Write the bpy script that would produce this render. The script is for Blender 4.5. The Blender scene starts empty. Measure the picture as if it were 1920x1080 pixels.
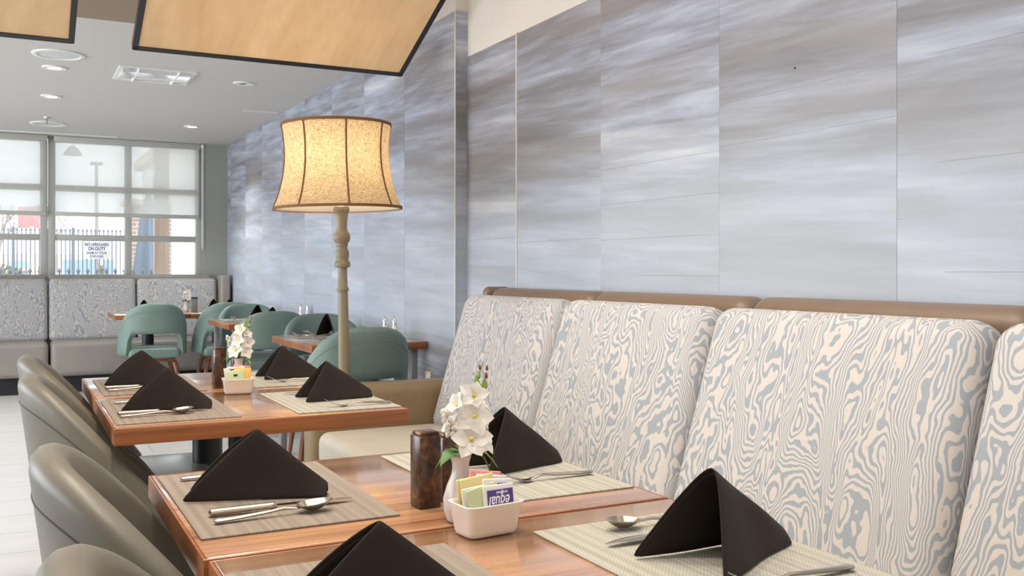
import bpy, bmesh, math, random
from mathutils import Vector, Matrix
random.seed(7)
PI = math.pi
sc = bpy.context.scene
COL = sc.collection

# ------------------------------------------------------------------ camera, world, lights, exposure
cam_d = bpy.data.cameras.new('camera'); cam = bpy.data.objects.new('camera', cam_d); COL.objects.link(cam)
cam_d.sensor_width = 36.0; cam_d.lens = 36.0 * 1790 / 1920; cam_d.shift_y = -32 / 1920
cam_d.clip_start = 0.02; cam_d.clip_end = 300
cam.location = (0, 0, 1.13); cam.rotation_euler = (PI / 2, 0, -math.radians(27.5))
sc.camera = cam
sc.view_settings.view_transform = 'Standard'; sc.view_settings.look = 'None'
sc.view_settings.gamma = 1.0; sc.view_settings.use_curve_mapping = False
sc.view_settings.exposure = 0.0
wd = bpy.data.worlds.new('sky'); sc.world = wd; wd.use_nodes = True
bg = wd.node_tree.nodes['Background']
bg.inputs[0].default_value = (0.86, 0.93, 1.0, 1); bg.inputs[1].default_value = 4.0

def light(name, kind, loc, energy, color, rot=(0, 0, 0), size=1.0, size_y=None, **kw):
    d = bpy.data.lights.new(name, kind); d.energy = energy; d.color = color
    if kind == 'AREA':
        d.size = size
        if size_y: d.shape = 'RECTANGLE'; d.size_y = size_y
    for k, v in kw.items(): setattr(d, k, v)
    o = bpy.data.objects.new(name, d); COL.objects.link(o); o.location = loc; o.rotation_euler = rot
    return o
light('sun', 'SUN', (0, 20, 20), .5, (1, .95, .87), (math.radians(35), 0, math.radians(200)), angle=.2)
light('ceiling_fill', 'AREA', (0.45, 1.5, 3.36), 62, (1, .94, .87), (0, 0, 0), 2.4, 4.2)  # added overhead area fill
light('left_fill', 'AREA', (-3.8, 5.6, 1.4), 310, (.88, .94, 1), (0, -PI / 2, 0), 2.0, 9.0)  # unseen area fill added before the solid left wall
light('rear_fill', 'AREA', (0.2, -2.3, 1.9), 16, (1, .93, .86), (PI / 2, 0, 0), 3.5, 2.2)  # added area fill behind the camera, no window built there

# ------------------------------------------------------------------ helpers
class MB:
    def __init__(s): s.v = []; s.f = []
    def add(s, vs, fs, M=None):
        b = len(s.v)
        s.v += [tuple(M @ Vector(p)) if M is not None else tuple(p) for p in vs]
        s.f += [[i + b for i in f] for f in fs]; return s
    def box(s, x0, x1, y0, y1, z0, z1, bev=0.0, seg=2, M=None):
        bm = bmesh.new(); bmesh.ops.create_cube(bm, size=1)
        for v in bm.verts:
            v.co = Vector((x0 + (v.co.x + .5) * (x1 - x0), y0 + (v.co.y + .5) * (y1 - y0), z0 + (v.co.z + .5) * (z1 - z0)))
        if bev: bmesh.ops.bevel(bm, geom=bm.edges[:], offset=bev, segments=seg, profile=.5, affect='EDGES')
        bm.verts.index_update()
        s.add([v.co[:] for v in bm.verts], [[v.index for v in f.verts] for f in bm.faces], M); bm.free(); return s
    def rbox(s, c, size, r, n=5, k=4, bulge=(0, 0, 0), M=None):
        h = [a / 2 for a in size]; ax = []
        for a in h:
            rr = min(r, a * .999); L = []
            for i in range(k): L.append(-a + rr * (1 - math.tan((k - i) / k * PI / 4)) if i else -a)
            m = [-(a - rr) + 2 * (a - rr) * i / n for i in range(n + 1)]
            ax.append(L + m + [-q for q in reversed(L)])
        idx = {}; vs = []; fs = []
        def vid(i, j, l):
            if (i, j, l) in idx: return idx[(i, j, l)]
            p = Vector((ax[0][i], ax[1][j], ax[2][l]))
            q = Vector([max(-h[a] + min(r, h[a] * .999), min(h[a] - min(r, h[a] * .999), p[a])) for a in range(3)])
            d = p - q
            if d.length > 1e-9: p = q + d.normalized() * min(r, min(h) * .999 if False else r)
            t = [1 - min(1, abs(p[a]) / h[a]) ** 2 for a in range(3)]
            sg = [p[a] / h[a] for a in range(3)]
            p = Vector((p.x + bulge[0] * sg[0] * t[1] * t[2], p.y + bulge[1] * sg[1] * t[0] * t[2], p.z + bulge[2] * sg[2] * t[0] * t[1]))
            idx[(i, j, l)] = len(vs); vs.append((p.x + c[0], p.y + c[1], p.z + c[2])); return idx[(i, j, l)]
        N = [len(a) - 1 for a in ax]
        for i in range(N[0]):
            for j in range(N[1]):
                fs.append([vid(i, j, 0), vid(i, j + 1, 0), vid(i + 1, j + 1, 0), vid(i + 1, j, 0)])
                fs.append([vid(i, j, N[2]), vid(i + 1, j, N[2]), vid(i + 1, j + 1, N[2]), vid(i, j + 1, N[2])])
        for i in range(N[0]):
            for l in range(N[2]):
                fs.append([vid(i, 0, l), vid(i + 1, 0, l), vid(i + 1, 0, l + 1), vid(i, 0, l + 1)])
                fs.append([vid(i, N[1], l), vid(i, N[1], l + 1), vid(i + 1, N[1], l + 1), vid(i + 1, N[1], l)])
        for j in range(N[1]):
            for l in range(N[2]):
                fs.append([vid(0, j, l), vid(0, j, l + 1), vid(0, j + 1, l + 1), vid(0, j + 1, l)])
                fs.append([vid(N[0], j, l), vid(N[0], j + 1, l), vid(N[0], j + 1, l + 1), vid(N[0], j, l + 1)])
        return s.add(vs, fs, M)
    def loft(s, rings, closed=True, caps=True, M=None):
        n = len(rings[0]); vs = [p for r in rings for p in r]; fs = []
        for a in range(len(rings) - 1):
            for i in range(n if closed else n - 1):
                j = (i + 1) % n
                fs.append([a * n + i, a * n + j, (a + 1) * n + j, (a + 1) * n + i])
        if caps and closed:
            fs.append(list(range(n))[::-1]); fs.append([(len(rings) - 1) * n + i for i in range(n)])
        return s.add(vs, fs, M)
    def lathe(s, prof, n=24, M=None, caps=True):      # prof: list of (z, r)
        return s.loft([[(r * math.cos(2 * PI * i / n), r * math.sin(2 * PI * i / n), z) for i in range(n)] for z, r in prof], True, caps, M)
    def tube(s, path, rad, n=8, M=None, sq=1.0):
        P = [Vector(p) for p in path]; R = rad if isinstance(rad, (list, tuple)) else [rad] * len(P); rings = []; up = None
        for i, p in enumerate(P):
            t = (P[min(i + 1, len(P) - 1)] - P[max(i - 1, 0)]).normalized()
            if up is None:
                up = Vector((0, 0, 1)) if abs(t.z) < .9 else Vector((0, 1, 0))
            a = t.cross(up).normalized(); b = a.cross(t).normalized(); up = b
            rings.append([tuple(p + a * math.cos(2 * PI * k / n) * R[i] + b * math.sin(2 * PI * k / n) * R[i] * sq) for k in range(n)])
        return s.loft(rings, True, True, M)
    def build(s, name, mat, parent=None, smooth=True, angle=40, loc=None, rot=None):
        me = bpy.data.meshes.new(name); me.from_pydata(s.v, [], s.f); me.update()
        bm = bmesh.new(); bm.from_mesh(me); bmesh.ops.recalc_face_normals(bm, faces=bm.faces[:]); bm.to_mesh(me); bm.free()
        for p in me.polygons: p.use_smooth = smooth
        if smooth: me.set_sharp_from_angle(angle=math.radians(angle))
        me.materials.append(mat)
        o = bpy.data.objects.new(name, me); COL.objects.link(o)
        if parent is not None: o.parent = parent
        if loc: o.location = loc
        if rot: o.rotation_euler = rot
        return o
def tag(o, label=None, cat=None, group=None, kind=None):
    for k, v in (('label', label), ('category', cat), ('group', group), ('kind', kind)):
        if v: o[k] = v
    return o
def thing(name, label, cat, loc=(0, 0, 0), rz=0, group=None):
    o = bpy.data.objects.new(name, None); COL.objects.link(o); o.location = loc; o.rotation_euler = (0, 0, rz)
    o.empty_display_size = .05
    return tag(o, label, cat, group)
def struct(name, mb, mat, **k): return tag(mb.build(name, mat, **k), kind='structure')
def dup(o, loc=None, rz=None, label=None, group=None, parent=None):
    c = o.copy(); COL.objects.link(c)
    if parent is not None: c.parent = parent
    for ch in [x for x in bpy.data.objects if x.parent == o]: dup(ch, parent=c)
    if loc is not None: c.location = loc
    if rz is not None: c.rotation_euler = (0, 0, rz)
    if label: c['label'] = label
    if group: c['group'] = group
    return c
def text_mesh(txt, size, mat, name, parent, loc, rot, shear=0, ext=.0004, font_scale=1.0, bold=.008):
    cu = bpy.data.curves.new(name, 'FONT'); cu.body = txt; cu.size = size; cu.shear = shear; cu.extrude = ext
    cu.align_x = 'CENTER'; cu.align_y = 'CENTER'; cu.offset = size * bold
    t = bpy.data.objects.new(name + '_source', cu); COL.objects.link(t)
    dg = bpy.context.evaluated_depsgraph_get()
    me = bpy.data.meshes.new_from_object(t.evaluated_get(dg)); bpy.data.objects.remove(t); bpy.data.curves.remove(cu)
    me.materials.clear(); me.materials.append(mat); me.name = name
    o = bpy.data.objects.new(name, me); COL.objects.link(o); o.parent = parent; o.location = loc; o.rotation_euler = rot
    o.scale = (font_scale, 1, 1)
    return o

# ------------------------------------------------------------------ materials
class G:
    def __init__(s, name, col=(.5, .5, .5), rough=.5, metal=0, spec=.5):
        s.m = bpy.data.materials.new(name); s.m.use_nodes = True; s.t = s.m.node_tree
        s.b = s.t.nodes['Principled BSDF']; s.out = s.t.nodes['Material Output']
        s.set(**{'Base Color': (*col, 1), 'Roughness': rough, 'Metallic': metal, 'Specular IOR Level': spec})
    def n(s, typ, ins=None, **props):
        nd = s.t.nodes.new(typ)
        for k, v in props.items(): setattr(nd, k, v)
        for k, v in (ins or {}).items():
            so = nd.inputs[k]
            if isinstance(v, bpy.types.NodeSocket): s.t.links.new(v, so)
            else: so.default_value = v
        return nd
    def set(s, **k):
        for a, v in k.items():
            if isinstance(v, bpy.types.NodeSocket): s.t.links.new(v, s.b.inputs[a])
            else: s.b.inputs[a].default_value = v
    def mth(s, op, a, b=0.0, c=0.0): return s.n('ShaderNodeMath', {0: a, 1: b, 2: c}, operation=op).outputs[0]
    def mix(s, f, a, b, bt='MIX'):
        a = (*a, 1) if isinstance(a, tuple) and len(a) == 3 else a; b = (*b, 1) if isinstance(b, tuple) and len(b) == 3 else b
        return s.n('ShaderNodeMix', {0: f, 6: a, 7: b}, data_type='RGBA', blend_type=bt).outputs[2]
    def coord(s, which='Object'): return s.n('ShaderNodeTexCoord').outputs[which]
    def vec(s, v, scale=(1, 1, 1), loc=(0, 0, 0), rot=(0, 0, 0)):
        return s.n('ShaderNodeMapping', {'Vector': v, 'Scale': scale, 'Location': loc, 'Rotation': rot}).outputs[0]
    def rnd(s): return s.n('ShaderNodeObjectInfo').outputs['Random']
    def shifted(s, v, amt=20.0):
        r = s.mth('MULTIPLY', s.rnd(), amt)
        c = s.n('ShaderNodeCombineXYZ', {0: r, 1: s.mth('MULTIPLY', r, 1.7), 2: s.mth('MULTIPLY', r, 0.61)}).outputs[0]
        return s.n('ShaderNodeVectorMath', {0: v, 1: c}, operation='ADD').outputs[0]
    def noise(s, v, scale=5, detail=2, rough=.5, dist=0): 
        return s.n('ShaderNodeTexNoise', {'Vector': v, 'Scale': scale, 'Detail': detail, 'Roughness': rough, 'Distortion': dist}).outputs[0]
    def ramp(s, f, stops):
        nd = s.n('ShaderNodeValToRGB', {0: f}); e = nd.color_ramp.elements
        while len(e) < len(stops): e.new(.5)
        for i, (p, c) in enumerate(stops): e[i].position = p; e[i].color = (*c, 1) if len(c) == 3 else c
        return nd.outputs[0]
    def bump(s, h, strength=.3, dist=.002):
        s.set(Normal=s.n('ShaderNodeBump', {'Height': h, 'Strength': strength, 'Distance': dist}).outputs[0]); return s
def plain(name, col, rough=.5, metal=0, spec=.5): return G(name, col, rough, metal, spec).m
def leather(name, col, rough=.42):
    g = G(name, col, rough); v = g.coord()
    g.set(**{'Base Color': g.mix(g.noise(v, 9, 3), tuple(c * .88 for c in col), tuple(min(1, c * 1.1) for c in col))})
    g.bump(g.noise(v, 420, 2), .25, .0008); return g.m
def wood(name, dark, light, rough=.3, gs=(1.1, 16, 16), obj=True, cyc=3.0, coat=0.0):
    g = G(name, light, rough); v = g.shifted(g.coord())
    w = g.vec(v, gs); a = g.noise(w, 1.0, 5, .6, .4); f = g.noise(g.vec(v, (gs[0] * 3, gs[1] * 9, gs[2] * 9)), 1.0, 3)
    k = g.mth('ADD', g.mth('MULTIPLY', a, .75), g.mth('MULTIPLY', f, .25))
    g.set(**{'Base Color': g.ramp(k, [(.33, dark), (.47, tuple((d + l) / 2 for d, l in zip(dark, light))), (.6, light)]), 'Coat Weight': coat, 'Coat Roughness': .14, 'Coat IOR': 1.75})
    g.bump(f, .06, .0005); return g.m

def zebra():
    g = G('zebra_fabric', rough=.85, spec=.2); v = g.shifted(g.coord(), 9)
    wv = g.noise(g.vec(v, (1, 1, .8)), 17, 2, .55)
    w2 = g.noise(g.vec(v, (1, 1, 1.4), (5, 3, 1)), 6, 1)
    base = g.noise(g.vec(v, (6.2, 6.2, 1.7)), 1.0, 2.0, .45, .7)
    h = g.mth('ADD', base, g.mth('ADD', g.mth('MULTIPLY', wv, .10), g.mth('MULTIPLY', w2, .16)))
    si = g.mth('SINE', g.mth('MULTIPLY', h, 6.2832 * 32))
    th = g.mth('ADD', g.mth('MULTIPLY', si, .5), .5)
    weave = g.noise(v, 700, 1)
    blue = g.mix(weave, (.27, .30, .335), (.36, .39, .42)); cream = g.mix(weave, (.51, .46, .43), (.62, .575, .54))
    g.set(**{'Base Color': g.mix(g.ramp(th, [(.38, (0, 0, 0)), (.55, (1, 1, 1))]), blue, cream)})
    g.bump(g.mth('ADD', th, weave), .2, .0012); return g.m

def wallpaper():
    g = G('cloud_wallpaper', rough=.62, spec=.3); v0 = g.coord(); v = g.shifted(v0, 7)
    sx = g.n('ShaderNodeSeparateXYZ', {0: v0}); z = sx.outputs[2]
    tilt = g.vec(v, rot=(math.radians(-2.5), 0, 0))
    big = g.noise(g.vec(tilt, (1, .42, 4.6)), 1.0, 5, .6, .25)
    fine = g.noise(g.vec(tilt, (1, 1.3, 17)), 1.0, 5, .62, .3)
    brown = g.noise(g.vec(tilt, (1, .6, 3.4), (3, 1, 9)), 1.3, 4)
    k = g.mth('ADD', g.mth('MULTIPLY', big, .62), g.mth('MULTIPLY', fine, .38))
    col = g.ramp(k, [(.36, (.165, .15, .155)), (.445, (.225, .22, .24)), (.51, (.305, .32, .385)), (.575, (.41, .435, .505)), (.66, (.63, .64, .66))])
    warm = g.mix(.55, col, (.28, .25, .235))
    m = g.mix(g.ramp(brown, [(.5, (0, 0, 0)), (.66, (1, 1, 1))]), col, warm)
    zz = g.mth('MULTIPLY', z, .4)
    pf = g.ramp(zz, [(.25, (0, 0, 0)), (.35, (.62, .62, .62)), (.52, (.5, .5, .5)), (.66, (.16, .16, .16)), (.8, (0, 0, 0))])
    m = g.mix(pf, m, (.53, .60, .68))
    ln = g.mth('FRACT', g.mth('ADD', g.mth('MULTIPLY', z, 7.3), g.mth('MULTIPLY', g.rnd(), 5)))
    line = g.mth('LESS_THAN', ln, .018)
    lm = g.mth('GREATER_THAN', g.noise(g.vec(v, (1, .4, 7.3)), 1, 0), .47)
    m = g.mix(g.mth('MULTIPLY', g.mth('MULTIPLY', line, lm), .45), m, (.2, .19, .2))
    g.set(**{'Base Color': m}); g.bump(g.noise(g.vec(v, (1, 700, 60)), 1, 1), .08, .0005); return g.m

def placemat(name, a, b):
    g = G(name, rough=.7, spec=.3); v = g.coord(); sx = g.n('ShaderNodeSeparateXYZ', {0: v})
    x = sx.outputs[0]; y = sx.outputs[1]
    band = g.noise(g.vec(v, (95, .4, 0)), 1, 1, .5)
    wx = g.mth('SINE', g.mth('MULTIPLY', x, 6.2832 * 180)); wy = g.mth('SINE', g.mth('MULTIPLY', y, 6.2832 * 150))
    wv = g.mth('ADD', g.mth('MULTIPLY', g.mth('MULTIPLY', wx, wy), .5), .5)
    c = g.mix(g.ramp(band, [(.38, (0, 0, 0)), (.6, (1, 1, 1))]), a, b)
    g.set(**{'Base Color': g.mix(g.mth('MULTIPLY', wv, .5), c, tuple(q * .5 for q in a))}); g.bump(wv, .35, .0008); return g.m

def linen():
    g = G('shade_linen', rough=.9); v = g.coord()
    a = g.noise(g.vec(v, (60, 60, 420)), 1, 2); b = g.noise(g.vec(v, (330, 330, 40)), 1, 2)
    k = g.mth('ADD', g.mth('MULTIPLY', a, .5), g.mth('MULTIPLY', b, .5))
    c = g.ramp(k, [(.36, (.42, .27, .12)), (.5, (.74, .56, .34)), (.62, (.86, .72, .5))])
    d = g.n('ShaderNodeBsdfDiffuse', {'Color': c}); t = g.n('ShaderNodeBsdfTranslucent', {'Color': c})
    mx = g.n('ShaderNodeMixShader', {0: .5, 1: d.outputs[0], 2: t.outputs[0]})
    g.t.links.new(mx.outputs[0], g.out.inputs[0]); return g.m
def sheer(name, col, trans, tl=.5):
    g = G(name); d = g.n('ShaderNodeBsdfDiffuse', {'Color': (*col, 1)}); t = g.n('ShaderNodeBsdfTranslucent', {'Color': (*col, 1)})
    a = g.n('ShaderNodeMixShader', {0: tl, 1: d.outputs[0], 2: t.outputs[0]}); tr = g.n('ShaderNodeBsdfTransparent')
    b = g.n('ShaderNodeMixShader', {0: trans, 1: a.outputs[0], 2: tr.outputs[0]}); g.t.links.new(b.outputs[0], g.out.inputs[0]); return g.m
def glass():
    g = G('window_glass'); tr = g.n('ShaderNodeBsdfTransparent', {'Color': (.97, .98, .98, 1)}); gl = g.n('ShaderNodeBsdfGlossy', {'Roughness': .02})
    fr = g.n('ShaderNodeFresnel', {'IOR': 1.35})
    b = g.n('ShaderNodeMixShader', {0: fr.outputs[0], 1: tr.outputs[0], 2: gl.outputs[0]}); g.t.links.new(b.outputs[0], g.out.inputs[0]); return g.m
def emis(name, col, st):
    g = G(name, col); g.set(**{'Emission Color': (*col, 1), 'Emission Strength': st}); return g.m
def tile_mat():
    g = G('floor_tile', rough=.28); v = g.shifted(g.coord())
    g.set(**{'Base Color': g.mix(g.noise(g.vec(v, (3, 9, 3)), 1, 4), (.62, .59, .55), (.76, .74, .71))}); return g.m
def bricks():
    g = G('brickwork', rough=.9); v = g.coord(); sx = g.n('ShaderNodeSeparateXYZ', {0: v})
    w = g.n('ShaderNodeCombineXYZ', {0: sx.outputs[0], 1: sx.outputs[2]}).outputs[0]
    b = g.n('ShaderNodeTexBrick', {'Vector': w, 'Color1': (.27, .17, .14, 1), 'Color2': (.33, .23, .19, 1), 'Mortar': (.42, .38, .35, 1), 'Scale': 1, 'Mortar Size': .008, 'Brick Width': .2, 'Row Height': .07})
    g.set(**{'Base Color': b.outputs[0]}); return g.m
def napkin_mat():
    g = G('napkin_cloth', rough=.8, spec=.25); v = g.coord()
    g.set(**{'Base Color': g.mix(g.noise(v, 14, 3), (.017, .011, .0085), (.030, .021, .016)), 'Sheen Weight': .04, 'Sheen Roughness': .4})
    g.bump(g.noise(v, 30, 3), .15, .004); return g.m
def copper():
    g = G('rustic_wood_block', rough=.22); v = g.shifted(g.coord(), 3)
    n = g.noise(v, 45, 5, .65); g.set(**{'Base Color': g.ramp(n, [(.35, (.028, .013, .008)), (.52, (.085, .038, .02)), (.7, (.2, .1, .05))])}); g.bump(n, .3, .001); return g.m

M = dict(
    zebra=zebra(), paper=wallpaper(), napkin=napkin_mat(), linen=linen(), glass=glass(), tile=tile_mat(), brick=bricks(), block=copper(),
    grey=leather('chair_leather_near_tint', (.165, .15, .118)), teal=leather('chair_leather_far_tint', (.175, .25, .222)), seatlit=leather('window_lit_seat_leather', (.50, .56, .58), .3),  # grey and teal are one chair leather, the light's tint put into each colour
    brown=leather('brown_leather', (.185, .125, .085), .38), tan=leather('tan_leather', (.235, .165, .085), .42), cream=leather('cream_leather', (.55, .50, .42), .4),
    taupe=leather('taupe_leather', (.29, .265, .235), .4), seam=plain('seam_dark', (.07, .065, .055), .6),
    top=wood('table_walnut', (.22, .088, .038), (.56, .295, .15), .25, coat=1.0), edge=wood('edge_oak', (.17, .05, .016), (.36, .125, .04), .3, (1.2, 14, 30)),
    leg=wood('leg_walnut', (.1, .035, .015), (.22, .085, .035), .35, (20, 20, 2)), panel=wood('ceiling_maple', (.66, .43, .22), (.82, .58, .33), .4, (5, .7, 5)),
    black=plain('black_metal', (.012, .012, .014), .4), frame=plain('window_aluminium', (.47, .47, .43), .5), steel=plain('steel', (.58, .51, .43), .15, 1),
    greymetal=plain('light_grey_metal', (.2, .2, .2), .4), ceiling=plain('ceiling_paint', (.63, .61, .59), .8, 0, .2), beige=plain('beige_paint', (.66, .62, .58), .8, 0, .2),
    bulk=plain('taupe_paint', (.36, .32, .28), .8, 0, .2), pil=plain('grey_green_paint', (.33, .34, .31), .7, 0, .3), white=plain('white_paint', (.8, .8, .78), .5),
    ceramic=plain('white_ceramic', (.76, .71, .65), .22), lampwood=plain('lamp_taupe_paint', (.27, .215, .14), .4), trim=plain('shade_trim', (.20, .085, .022), .7),
    petal=sheer('petal', (.88, .85, .80), 0, .35), yellow=plain('flower_yellow', (.75, .6, .08), .6), green=plain('leaf_green', (.06, .17, .03), .5), lime=plain('stem_green', (.22, .33, .08), .6),
    matL=placemat('taupe_placemat', (.27, .22, .18), (.36, .30, .25)), matR=placemat('pale_placemat', (.40, .375, .32), (.54, .52, .45)),
    lining=sheer('white_lining', (.85, .82, .76), 0, .6), shade=sheer('roller_mesh', (.78, .77, .74), .32, .68), bar=plain('blind_bar', (.55, .55, .5), .5), lens=emis('lamp_lens', (1, .86, .62), 5), bulb=emis('bulb_glow', (1, .8, .5), 12),
    grout=plain('grout', (.34, .32, .3), .8), speaker=plain('speaker_grille', (.66, .68, .7), .7), mirror=plain('acrylic_diffuser', (.85, .85, .88), .08, .55),
    seamstrip=plain('metal_seam_strip', (.62, .6, .56), .4), outlet=plain('outlet_plastic', (.75, .66, .45), .5), dark=plain('toe_kick', (.015, .015, .02), .6),
    chrome=plain('chrome', (.8, .8, .8), .12, 1), salt=plain('shaker_glass', (.8, .75, .75), .1), pedestal=plain('pedestal_black', (.015, .018, .02), .35),
    pk_y=plain('packet_yellow', (.80, .68, .32), .6), pk_g=plain('packet_green', (.56, .62, .36), .6), pk_w=plain('packet_white', (.82, .79, .75), .6), pk_p=plain('packet_pink', (.86, .33, .36), .6),
    pk_o=plain('packet_orange', (.85, .52, .13), .6), purple=plain('label_purple', (.09, .05, .26), .5), lettering=plain('label_white', (.92, .9, .9), .5), bluepr=plain('print_blue', (.06, .09, .35), .5), redpr=plain('print_red', (.45, .16, .12), .5),
    fence=plain('fence_steel', (.13, .14, .17), .6), signw=plain('sign_white', (.42, .42, .44), .6), signt=plain('sign_letters', (.012, .012, .05), .6), signg=plain('sign_grey_letters', (.10, .10, .11), .6),
    umb=plain('umbrella_blue', (.17, .205, .245), .8), postw=wood('patio_post', (.20, .14, .10), (.29, .215, .165), .7, (16, 16, 1.2)), bark=plain('pale_bark', (.32, .28, .26), .9), red=plain('sign_red', (.8, .2, .2), .6),
    house=plain('stucco_cream', (.75, .62, .45), .8), roof=plain('roof_tan', (.5, .3, .22), .8), bluep=plain('play_blue', (.26, .37, .46), .6), ground=plain('patio_concrete', (.6, .58, .54), .9), bush=plain('bush_green', (.14, .17, .08), .9),
)

M['seatlit'].node_tree.nodes['Principled BSDF'].inputs['Coat Weight'].default_value = 1.0  # seat colour is paled to carry the window light falling on it
M['seatlit'].node_tree.nodes['Principled BSDF'].inputs['Coat Roughness'].default_value = .2

# ------------------------------------------------------------------ setting
WX, FX = 2.05, 1.985                     # near and far planes of the right wall
YC, YW, YB = 4.43, 10.4, 5.45            # corner, window wall, bulkhead
def B(*a, **k): return MB().box(*a, **k)
fl = struct('floor', B(-4, 2.3, -2.5, YW + .2, -.12, -.003), M['grout'])
TW, TH = .66, .33
tm = None
for ci in range(-1, 5):
    for r in range(0, 26):
        y = 2.0 + r * TH; x = -.885 + ci * TW + (.33 if r % 2 else 0) 
        x0, x1, y1 = x, min(x + TW, FX), min(y + TH, YW)
        if x1 - x0 < .05: continue
        B(x0 + .002, x1 - .002, y + .002, y1 - .002, -.0028, 0).build('tile', M['tile'], fl, False)
wall_r = struct('wall_right', MB().box(WX, WX + .2, -2.5, YC + .02, 0, 3.4).box(FX, FX + .26, YC, YW + .2, 0, 3.4), M['beige'], smooth=False)
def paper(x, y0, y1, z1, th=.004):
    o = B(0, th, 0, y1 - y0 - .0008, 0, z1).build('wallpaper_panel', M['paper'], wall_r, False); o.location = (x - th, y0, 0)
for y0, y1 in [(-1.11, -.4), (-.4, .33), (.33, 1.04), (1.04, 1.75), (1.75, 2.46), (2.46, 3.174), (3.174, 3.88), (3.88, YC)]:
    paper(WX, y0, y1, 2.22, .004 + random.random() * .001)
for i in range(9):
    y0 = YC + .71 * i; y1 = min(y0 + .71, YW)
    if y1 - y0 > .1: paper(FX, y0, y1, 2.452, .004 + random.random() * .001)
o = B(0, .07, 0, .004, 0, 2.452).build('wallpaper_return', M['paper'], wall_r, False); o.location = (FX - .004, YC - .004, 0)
B(WX - .008, WX - .003, 3.877, 3.887, 0, 2.225).build('seam_strip', M['seamstrip'], wall_r)
B(FX - .007, FX - .003, YC - .006, YC + .002, 0, 2.452).build('corner_bead', M['seamstrip'], wall_r)
B(WX - .0065, WX - .002, 2.115, 2.12, 1.728, 1.733).build('nail', M['black'], wall_r)
struct('ceiling', B(-4, FX, YB, YW + .2, 2.45, 2.6).box(-4, WX, -2.5, YB + .1, 3.4, 3.5), M['ceiling'], smooth=False)
struct('trim_1', B(-4, FX, YB - .012, YB, 2.45, 3.4), M['bulk'], smooth=False)
struct('wall_left', B(-4.2, -4, -2.5, YW + .2, 0, 3.4), M['beige'], smooth=False)
struct('wall_front', B(-4.2, 2.3, -2.7, -2.5, 0, 3.4), M['beige'], smooth=False)
struct('wall_back', B(-4, -1.12, YW, YW + .2, 0, 2.45).box(-1.12, 1.74, YW, YW + .2, 0, 1.0).box(1.74, FX, YW - .12, YW + .2, 0, 2.45), M['pil'], smooth=False)

def window(name, x0, x1, cols):
    w = struct(name, MB().box(x0 - .033, x0 + .033, YW - .02, YW + .08, .99, 2.45, .004).box(x1 - .033, x1 + .033, YW - .02, YW + .08, .99, 2.45, .004), M['frame'])
    xs = [x0 + .033] + cols + [x1 - .033]; zs = [1.03, 1.46, 1.948, 2.40]
    B(x0 + .03, x1 - .03, YW - .015, YW + .07, .985, 1.03, .003).build('sill', M['frame'], w)
    B(x0 + .03, x1 - .03, YW - .015, YW + .07, 2.40, 2.45, .003).build('head_rail', M['frame'], w)
    for z in zs[1:3]: B(x0 + .03, x1 - .03, YW - .012, YW + .06, z - .03, z + .03, .003).build('transom', M['frame'], w)
    for x in cols: B(x - .032, x + .032, YW - .014, YW + .065, 1.03, 2.40, .003).build('mullion', M['frame'], w)
    for i in range(len(xs) - 1):
        for j in range(3):
            a = xs[i] + (.032 if 0 < i else 0); b = xs[i + 1] - (.032 if i + 1 < len(xs) - 1 else 0)
            B(a - .006, b + .006, YW + .02, YW + .026, zs[j] + (.03 if j else 0) - .005, zs[j + 1] - (.03 if j < 2 else 0) + .005).build('pane', M['glass'], w, False)
    return w
window('window_1', .32, 1.71, [1.02]); window('window_2', -1.09, .29 - .04, [-.42])
def blind(label, x0, x1):
    t = thing('roller_blind', label, 'blind', ((x0 + x1) / 2, YW - .07, 1.68)); h = (x1 - x0) / 2
    B(-h, h, -.0008, .0008, .02, .75).build('shade_cloth', M['shade'], t, False)
    B(-h, h, -.008, .008, -.012, .028, .004).build('bottom_bar', M['bar'], t)
    B(-h - .01, h + .01, -.035, .035, .712, .768, .006).build('headrail', M['frame'], t)
blind('half lowered sheer roller blind over the window with the lifeguard sign', .345, 1.70)
blind('half lowered sheer roller blind over the window with the bare tree', -1.05, .27)
t = thing('blind_chain', 'thin bead chain loop hanging beside the grey pilaster', 'chain', (1.725, YW - .13, 1.35))
MB().tube([(-.006, 0, 1.07), (-.006, 0, .03), (0, 0, 0), (.006, 0, .03), (.006, 0, 1.07)], .004, 6).build('bead_loop', M['white'], t)
B(-.014, .014, -.008, .012, 1.05, 1.09, .003).build('clutch', M['white'], t)

# ------------------------------------------------------------------ ceiling fittings
def disc(name, label, cat, x, y, r, face, group=None, spot=None, rim=.82, z=2.45):
    t = thing(name, label, cat, (x, y, z), 0, group)
    MB().lathe([(0, r), (-.006, r), (-.009, r * .96), (-.008, r * rim), (-.002, r * rim * .96)], 32, caps=False).build('rim', M['white'], t)
    MB().lathe([(-.003, r * rim), (-.0055, r * rim * .5), (-.006, .001)], 32).build('lens' if spot else 'grille', face, t)
    if spot:
        l = light('downlight_beam', 'SPOT', (0, 0, -.03), spot, (.96, .95, .9) if z < 3 else (1, .88, .7), spot_size=2.0, spot_blend=.8, shadow_soft_size=.05); l.parent = t
    return t
sp = disc('ceiling_speaker', 'large round white ceiling speaker nearest the hanging wood panels', 'speaker', .236, 6.438, .15, M['speaker'], 'ceiling speakers')
B(-.008, .008, -.008, .008, -.009, -.005).build('badge', M['chrome'], sp)
disc('ceiling_speaker', 'large round ceiling speaker near the window, behind the sprinkler', 'speaker', .263, 9.5, .15, M['speaker'], 'ceiling speakers')
disc('downlight', 'lit round recessed downlight beside the nearest ceiling speaker', 'downlight', .226, 6.855, .073, M['lens'], 'recessed downlights', 60, .6)
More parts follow.
